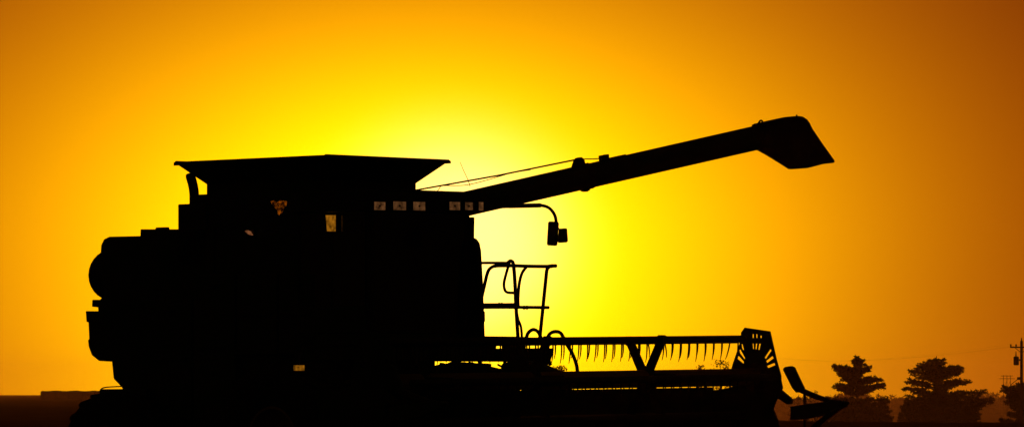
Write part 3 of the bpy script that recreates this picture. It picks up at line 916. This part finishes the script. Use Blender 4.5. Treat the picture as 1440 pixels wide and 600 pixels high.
# standing corn at the left
cn = bmesh.new()
Yc = 1500.0
for i in range(9000):
    row = rnd.randint(0, 11)
    y = Yc + row * 0.76
    x = rnd.uniform((57.5 - 720) / FOC * Yc, (300 - 720) / FOC * Yc)
    gz = ground_z(x, y)
    h = rnd.uniform(2.15, 2.36) * (0.985 + 0.03 * math.sin(x * 1.3))
    w = rnd.uniform(0.03, 0.05)
    a = rnd.uniform(0, 3.14)
    dx, dy = math.cos(a) * w, math.sin(a) * w
    b0 = Vector((x, y, gz - .02))
    t = Vector((x + rnd.gauss(0, .03), y + rnd.gauss(0, .03), gz + h))
    cn.faces.new([cn.verts.new(v) for v in (b0 - Vector((dx, dy, 0)), b0 + Vector((dx, dy, 0)), t + Vector((dx, dy, 0)) * .4, t - Vector((dx, dy, 0)) * .4)])
    for _ in range(4):
        zz = gz + h * rnd.uniform(.25, .95)
        a = rnd.uniform(0, 6.28)
        d = Vector((math.cos(a), math.sin(a), 0))
        s = Vector((-d.y, d.x, 0)) * 0.045
        p = Vector((x, y, zz))
        m_ = p + d * 0.25 + Vector((0, 0, .12 if zz < gz + h * .9 else .03))
        e = p + d * 0.6 + Vector((0, 0, -.2))
        v = [cn.verts.new(q) for q in (p - s * .5, p + s * .5, m_ + s, m_ - s)]
        cn.faces.new(v)
        cn.faces.new([v[3], v[2], cn.verts.new(e)])
o = obj('standing_corn', cn, 'corn', kind='stuff')
tag(o, 'strip of standing dry corn on the left horizon', 'corn')

# utility pole with transformer
def upole(px, top_py, Y, label, trafo):
    bx = (px - 720) / FOC * Y
    gz = ground_z(bx, Y)
    root = tag(empty('utility_pole', (bx, Y, gz)), label, 'utility pole')
    top = W(px, top_py, Y).z - gz
    obj('pole', tube([(0, 0, -0.4), (0, 0, top)], [0.17, 0.125], 10), 'wood', root)
    ca_ = obj('crossarm', box((-1.05, -0.2, top - 0.62), (1.05, -0.1, top - 0.5)), 'wood', root)
    for k in (-0.98, -0.5, 0.5, 0.98):
        obj('insulator', tube([(k, -0.15, top - 0.5), (k, -0.15, top - 0.4), (k, -0.15, top - 0.28)], [0.05, 0.08, 0.05], 8), 'black', ca_)
    obj('insulator', tube([(0, 0, top), (0, 0, top + 0.3)], [0.06, 0.04], 8), 'black', root)
    for s in (-1, 1):
        obj('brace', tube([(s * 0.6, -0.16, top - 0.6), (0, -0.16, top - 1.1)], 0.03, 5), 'steel', ca_)
    if trafo:
        z0 = W(px, 513, Y).z - gz
        t_ = obj('transformer', tube([(-0.48, 0, z0), (-0.48, 0, z0 + 0.05), (-0.48, 0, z0 + 0.72), (-0.48, 0, z0 + 0.8)], [0.2, 0.25, 0.25, 0.18], 14), 'steel', root)
        obj('bushing', tube([(-0.5, 0, z0 + 0.8), (-0.5, 0, z0 + 1.25)], [0.06, 0.03], 8), 'black', t_)
        obj('hanger', box((-0.3, -0.06, z0 + 0.4), (0, 0.06, z0 + 0.55)), 'steel', t_)
        zz = W(px, 532, Y).z - gz
        obj('service_bracket', box((-0.4, -0.06, zz - 0.1), (-0.1, 0.06, zz + 0.15)), 'steel', root)
        obj('service_drop', tube([(-0.3, 0, zz), (-0.9, 0.4, zz - 0.5), (-1.1, 0.5, zz - 2.2)], 0.035, 5), 'black', root)
    return Vector((bx, Y, gz + top - 0.28))
pa = upole(1436.5, 479, 540, 'utility pole with crossarm and grey transformer at the right edge', True)
pb = upole(1066, 497, 1150, 'far utility pole standing behind the reel end shield', False)
for k, dz in ((-0.98, 0), (0.5, 0), (0.98, 0)):
    a, b = pa + Vector((k, -0.15, dz)), pb + Vector((k, -0.15, dz))
    pts = []
    for i in range(25):
        t = i / 24
        q = a.lerp(b, t)
        q.z -= 4 * 1.3 * t * (1 - t)
        pts.append(q)
    o = obj('power_line', tube(pts, 0.004, 5), 'black')
    nm = {-0.98: 'thin overhead wire, leftmost insulator on the pole at right edge', 0.5: 'thin overhead wire from the inner right insulator of the edge pole', 0.98: 'thin overhead wire from the outer right insulator of the edge pole'}[k]
    tag(o, nm, 'wire', 'overhead wires')

# far transmission frame
Yp = 2600.0
bx = (1416 - 720) / FOC * Yp
gz = ground_z(bx, Yp)
pyl = tag(empty('transmission_tower', (bx, Yp, gz)), 'tiny three-legged transmission frame between broad pine and edge pole', 'pylon')
ht = W(1416, 527, Yp).z - gz
for k in (-1.5, 0, 1.5):
    obj('mast', tube([(k * 1.15, 0, -0.5), (k, 0, ht)], [0.2, 0.14], 6), 'steel', pyl)
for (z, w) in ((ht - 0.3, 2.6), (ht - 1.5, 3.4)):
    obj('crossarm', box((-w, -0.12, z - 0.12), (w, 0.12, z + 0.12)), 'steel', pyl)
for k in (-1.5, 0):
    for zz in (0.72, 0.45):
        obj('brace', tube([(k, 0, ht * zz), (k + 1.5, 0, ht * (zz + 0.16))], 0.07, 5), 'steel', pyl)

# ------------------------------------------------------------------ haze
hb = box((-2700, -80, -14), (2700, 6700, 34))
me = bpy.data.meshes.new('haze')
hb.to_mesh(me)
hb.free()
hz = bpy.data.objects.new('haze', me)
hz['kind'] = 'stuff'
col.objects.link(hz)
hm = bpy.data.materials.new('evening_haze')
hm.use_nodes = True
nt = hm.node_tree
nt.nodes.clear()
pv = nt.nodes.new('ShaderNodeVolumePrincipled')
pv.inputs['Color'].default_value = (0.9, 0.86, 0.8, 1)
pv.inputs['Density'].default_value = 0.00006
pv.inputs['Anisotropy'].default_value = 0.6
mo = nt.nodes.new('ShaderNodeOutputMaterial')
nt.links.new(pv.outputs[0], mo.inputs['Volume'])
me.materials.append(hm)
tag(hz, 'thin orange evening haze over the fields', 'haze')
